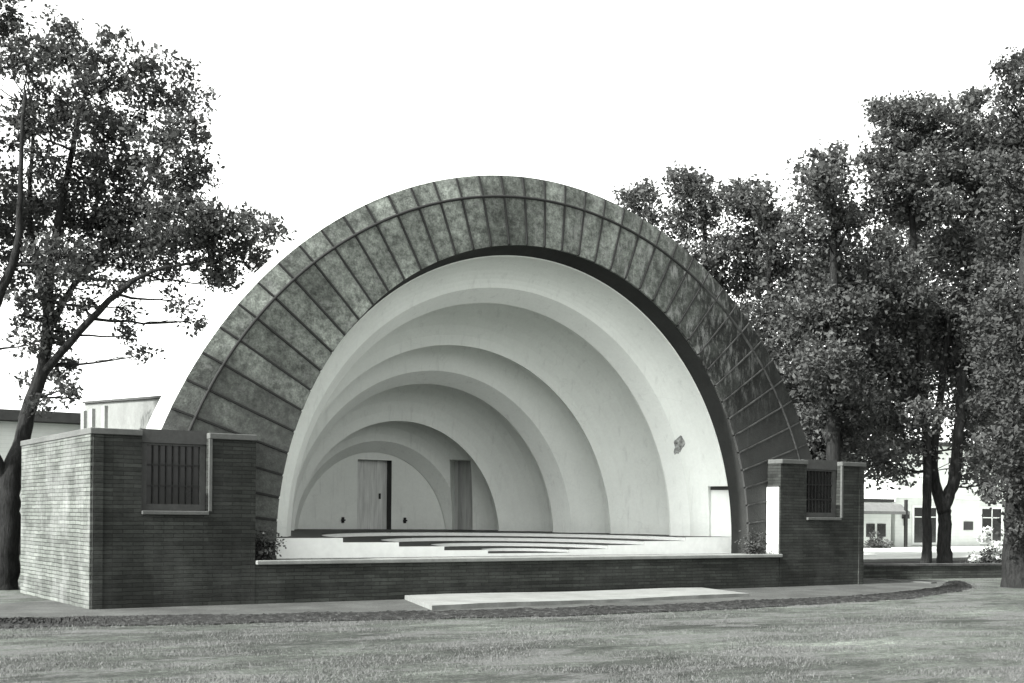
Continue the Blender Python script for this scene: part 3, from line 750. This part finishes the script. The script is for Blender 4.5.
lb = pxb([(28, 52, 34), (8, 25, 30), (60, 22, 20, .8), (70, 60, 36), (105, 40, 18, .8), (104, 74, 34), (140, 62, 20), (148, 92, 30), (178, 72, 18, .8), (186, 100, 26),
          (200, 130, 20), (60, 105, 40), (110, 120, 42), (160, 138, 36), (28, 130, 40, .8), (70, 160, 44, .9), (122, 170, 44), (172, 178, 40), (205, 165, 18),
          (40, 205, 44), (90, 215, 46, 1.4), (135, 222, 46, 1.5), (175, 225, 44, 1.4), (208, 222, 28), (232, 232, 34, 1.2), (262, 226, 22), (276, 240, 12, .8), (245, 258, 26, 1.1), (212, 262, 30, 1.2),
          (10, 225, 40), (20, 262, 34), (62, 262, 36, 1.2), (100, 262, 32, 1.3), (150, 258, 30, 1.2), (222, 284, 16, .8),
          (182, 300, 16, .7), (192, 322, 14, .7), (170, 280, 18, .7), (124, 308, 16, .8), (130, 336, 16, .8), (142, 356, 11, .7), (112, 286, 20, .7),
          (30, 318, 24, .7), (14, 300, 18, .6), (56, 300, 24, .7), (82, 300, 20, .7), (48, 338, 24, .8), (28, 345, 16, .7), (54, 366, 18, .9), (66, 388, 11, 1), (72, 398, 8, 1), (26, 382, 11, .6), (40, 404, 7, .6), (72, 366, 8, .6),
          (-40, 60, 50), (-60, 130, 60), (-30, 180, 50), (-70, 220, 55), (-40, -10, 45), (0, -15, 26)], T, 1.6)
tree(at(4, 594, 27), [
        L((3, 600, 27, .36), (5, 560, 27, .30), (8, 520, 27, .27), (9, 480, 27.1, .25), (20, 448, 27.2, .17), (29, 410, 27.3, .16), (42, 372, 27.4, .14), (48, 330, 27.5, .12), (50, 280, 27.6, .1), (58, 220, 27.8, .085), (72, 150, 28, .06), (90, 70, 28, .03)),
        L((8, 486, 27.1, .17), (-4, 462, 26.9, .15), (-22, 420, 26.6, .13), (-20, 350, 26.3, .12), (2, 290, 26.1, .1), (18, 246, 26, .08), (20, 180, 26, .05), (25, 90, 26, .03)),
        L((40, 376, 27.4, .1), (62, 352, 27.2, .085), (92, 318, 27, .075), (122, 290, 26.9, .06), (150, 272, 26.8, .045), (195, 262, 26.8, .03), (240, 250, 26.9, .02)),
        L((46, 340, 27.5, .09), (64, 300, 28, .07), (92, 262, 28.5, .06), (130, 210, 28.7, .045), (165, 150, 28.8, .03)),
        L((48, 320, 27.5, .07), (38, 270, 28, .06), (30, 200, 28.4, .05), (35, 110, 28.6, .03)),
        L((2, 290, 26.1, .07), (-30, 230, 25.6, .06), (-60, 150, 25.4, .04))],
     lb, 'tall leaning tree with a forked trunk at the left edge, behind the left brick wing', M['leaf'], dens=18, size=.1, sig=.13, per=42)

# trees right of and behind the shell
def sprigs(px_blobs, frac=.4):
    ys = sorted(q[1] for q in px_blobs); lim = ys[int(len(ys)*frac)]; out = []
    for q in px_blobs:
        if q[1] <= lim:
            for _ in range(4):
                a = random.uniform(-1.1, 1.1); d = q[2]*random.uniform(.7, 1.35)
                out.append((q[0]+math.sin(a)*d, q[1]-math.cos(a)*d, q[2]*random.uniform(.1, .2), 1.0))
    return out
def rt(top_x, blobs, t, trunks, label, dens=7, size=.2, sig=.26, mat='leaf_far', per=26, dj=1.8, front=None):
    b = pxb(blobs + sprigs(blobs), t, dj) + (pxb(front[0], front[1], .4) if front else [])
    tree(trunks[0][0][0].copy(), trunks, b, label, M[mat], dens*1.9, size*.76, sig*.85, per*1.4, group=None)
def simple_trunk(x, t, ytop, r, lean=0):
    g0 = at(x, 516+8, t); g0.z = -.05
    topp = at(x+lean, ytop, t); m = g0.lerp(topp, .45)
    return [[(g0, r*1.25), (g0.lerp(topp, .06), r), (m, r*.75), (topp, r*.2)]]
rt(0, [(640, 212, 16, .7), (652, 232, 24, .8), (632, 240, 18, .7), (648, 262, 28), (670, 290, 30), (655, 330, 40), (628, 205, 8, .5), (645, 196, 8, .6)], 52, simple_trunk(650, 52, 215, .25), 'slender tree whose top shows just above the right shoulder of the arch', dens=5.5)
rt(0, [(690, 198, 20, .9), (700, 190, 14), (680, 190, 13), (690, 225, 28), (712, 215, 18), (700, 262, 36), (728, 250, 26), (720, 300, 42), (690, 300, 36), (735, 350, 46), (745, 400, 48), (770, 440, 50)], 50, simple_trunk(705, 50, 200, .28), 'round headed tree second behind the arch, beside the slender tree', dens=6)
rt(0, [(748, 206, 18, .9), (735, 202, 14), (762, 214, 16, .8), (750, 232, 28), (775, 226, 16, .8), (780, 246, 24), (760, 266, 34), (790, 272, 30), (775, 310, 42), (800, 330, 40), (790, 370, 48), (815, 400, 44), (800, 440, 48)], 47.5, simple_trunk(770, 47.5, 210, .28), 'broad tree third behind the arch, with a ragged flat top', dens=6.5)
rt(0, [(828, 164, 14, .8), (820, 180, 18, .9), (836, 186, 18, .9), (812, 208, 20, .9), (832, 216, 24), (852, 222, 18, .8), (806, 240, 22), (836, 252, 28), (815, 280, 32), (850, 276, 28), (840, 312, 38), (806, 322, 34), (855, 350, 40), (825, 366, 40), (850, 402, 40), (830, 436, 36), (815, 462, 26)], 44, simple_trunk(834, 44, 180, .3), 'tall pointed tree standing right of the arch, lighter foliage at its tip', dens=7)
def TR(*a):
    o = []
    for x, y, t, r in a: o.append((at(x, y, t), r))
    return o
rt(0, [(888, 122, 12, .8), (880, 112, 7, .6), (906, 118, 12, .8), (920, 112, 12, .8), (892, 146, 20), (918, 142, 22), (938, 122, 10, .8), (882, 172, 20), (906, 176, 28), (934, 168, 24), (886, 206, 24), (915, 212, 30), (942, 204, 24), (880, 245, 22, .7), (905, 262, 22, .6), (950, 250, 26, .8), (880, 290, 28), (910, 300, 32), (940, 300, 30), (890, 335, 36), (930, 340, 36), (880, 372, 36), (912, 382, 34), (925, 415, 22, .9), (890, 425, 22, .8), (880, 462, 20, .8), (905, 470, 15, .7), (915, 448, 15, .6)], 46,
   [TR((926, 566, 46, .22), (927, 545, 46, .17), (927, 500, 46, .16), (927, 450, 46, .155), (922, 380, 46, .14), (915, 280, 46, .16), (910, 180, 46, .08), (905, 125, 46, .03))], 'dark tall tree with a single straight trunk behind the right brick wing', dens=7.5)
rt(0, [(958, 118, 14, .8), (975, 104, 10, .7), (952, 140, 20), (980, 134, 20), (966, 166, 26), (992, 160, 22), (962, 200, 28), (990, 204, 28), (968, 240, 30), (995, 250, 30), (975, 286, 34), (962, 322, 36), (992, 332, 36), (985, 372, 34), (965, 365, 30), (978, 410, 24, .9), (965, 440, 16, .7), (985, 455, 20, .8), (962, 475, 12, .7), (990, 485, 16, .8)], 46.6,
   [TR((945, 566, 46.5, .32), (944, 545, 46.5, .25), (945, 520, 46.5, .24), (945, 505, 46.5, .23), (954, 480, 46.5, .22), (958, 440, 46.5, .2), (962, 380, 46.5, .17), (968, 260, 46.5, .12), (975, 150, 46.5, .05)),
    TR((944, 512, 46.5, .25), (936, 488, 46.5, .2), (933, 460, 46.5, .18), (940, 400, 46.5, .14), (950, 320, 46.5, .08))], 'tree with a low forked trunk standing just right of the straight trunked tree', dens=7.5)
rt(0, [(1015, 78, 14, .7), (1032, 90, 30), (1012, 112, 16, .7), (1008, 140, 20, .8), (1030, 140, 30), (1008, 182, 26), (1040, 190, 40), (1002, 225, 28), (1028, 238, 34), (998, 270, 30), (1026, 290, 36), (994, 310, 30), (1020, 340, 36), (998, 356, 32), (1020, 392, 32), (996, 402, 28), (1012, 436, 30),  (1070, 160, 60), (1085, 260, 70), (1075, 380, 60), (1090, 80, 50)], 34,
   [TR((1019, 596, 31.5, .46), (1018, 570, 31.6, .38), (1019, 520, 31.8, .34), (1020, 440, 32.2, .3), (1024, 330, 33, .24), (1030, 200, 34, .14), (1034, 100, 34, .05))], 'nearest right hand tree with a thick rough trunk at the right edge of the lawn', dens=9, size=.15, sig=.2, mat='leaf_near', per=28, dj=2.2,
   front=([(1004, 300, 26), (1018, 340, 28), (1003, 376, 24), (1020, 410, 26), (1004, 440, 22), (1018, 470, 24), (1005, 496, 18), (1020, 520, 16), (1012, 538, 10, .7), (1040, 450, 40), (1045, 370, 40)], 30.6))
# filler trees standing behind, seen through the gaps
rt(0, [(860, 300, 60), (905, 340, 60), (860, 380, 60), (890, 430, 50), (960, 330, 60), (985, 400, 50), (840, 440, 46), (1010, 440, 50), (800, 400, 60), (870, 462, 30), (900, 250, 50), (970, 250, 50), (985, 462, 26)], 58, simple_trunk(838, 58, 330, .3), 'dim tree farthest back, filling the gap beside the straight single trunk', dens=4, size=.26, sig=.36)

# shrubs
def shrub(name, base, blobs, label, mat, size=.1, dens=22, flowers=None):
    root = empty(name, base, label, 'shrub'); b = Vector(base)
    t = MB()
    for c, r, *_ in blobs:
        for k in range(4):
            e = Vector(c)+Vector(rng.normal(0, r*.35, 3)); o, rr = wiggle([b+Vector(rng.normal(0, .06, 3))*Vector((1, 1, 0)), b.lerp(e, .5), e], [.02, .014, .005], 3, .03); t.tube(o, rr, 5)
    t.build('stem', M['bark'], root)
    link('foliage', quads_mesh('foliage', leaf_cloud(blobs, dens, size, .1, 18)), mat, root)
    for f_ in flowers or []: link('bloom', quads_mesh('bloom', leaf_cloud([(f_[0], f_[1]*.18)], 90, .15, .07, 40)), M['flower'], root)
def gpt(x, y): 
    p = at(x, y, 10); k = -CAM.z/(p.z-CAM.z); return CAM + (p-CAM)*k
shrub('shrub', at(876, 550, 74)*1, [(at(876, 544, 74), .75), (at(870, 547, 74), .5), (at(883, 548, 74), .55), (at(876, 537, 74), .45)], 'dark round shrub in front of the awning shed across the road', M['leaf_far'], .14, 16)
p0 = gpt(988, 574); t0 = 38.5
shrub('flowering_shrub', p0, [(at(978, 562, t0), .34), (at(990, 552, t0), .36), (at(1000, 560, t0), .36), (at(986, 568, t0), .3), (at(972, 570, t0), .24)], 'shrub with pale blooms beside the trunk at the right edge of the lawn', M['leaf_near'], .09, 26,
      [(at(983, 537, t0), .2), (at(994, 545, t0), .26), (at(975, 558, t0), .2), (at(999, 553, t0), .18), (at(988, 530, t0), .1)])

for sg, lab in ((-1, 'small dark bush on the stage corner beside the left brick wing'), (1, 'small dark bush on the stage corner beside the right brick wing')):
    bx_ = -6.45 if sg < 0 else 6.15
    shrub('shrub', Vector((bx_, .26, DK)), [((bx_-.08, .26, .95), .16), ((bx_+.1, .27, 1.0), .15), ((bx_, .25, 1.13), .15), ((bx_+.02*sg, .28, 1.26), .09)], lab, M['leaf_far'], .06, 150)
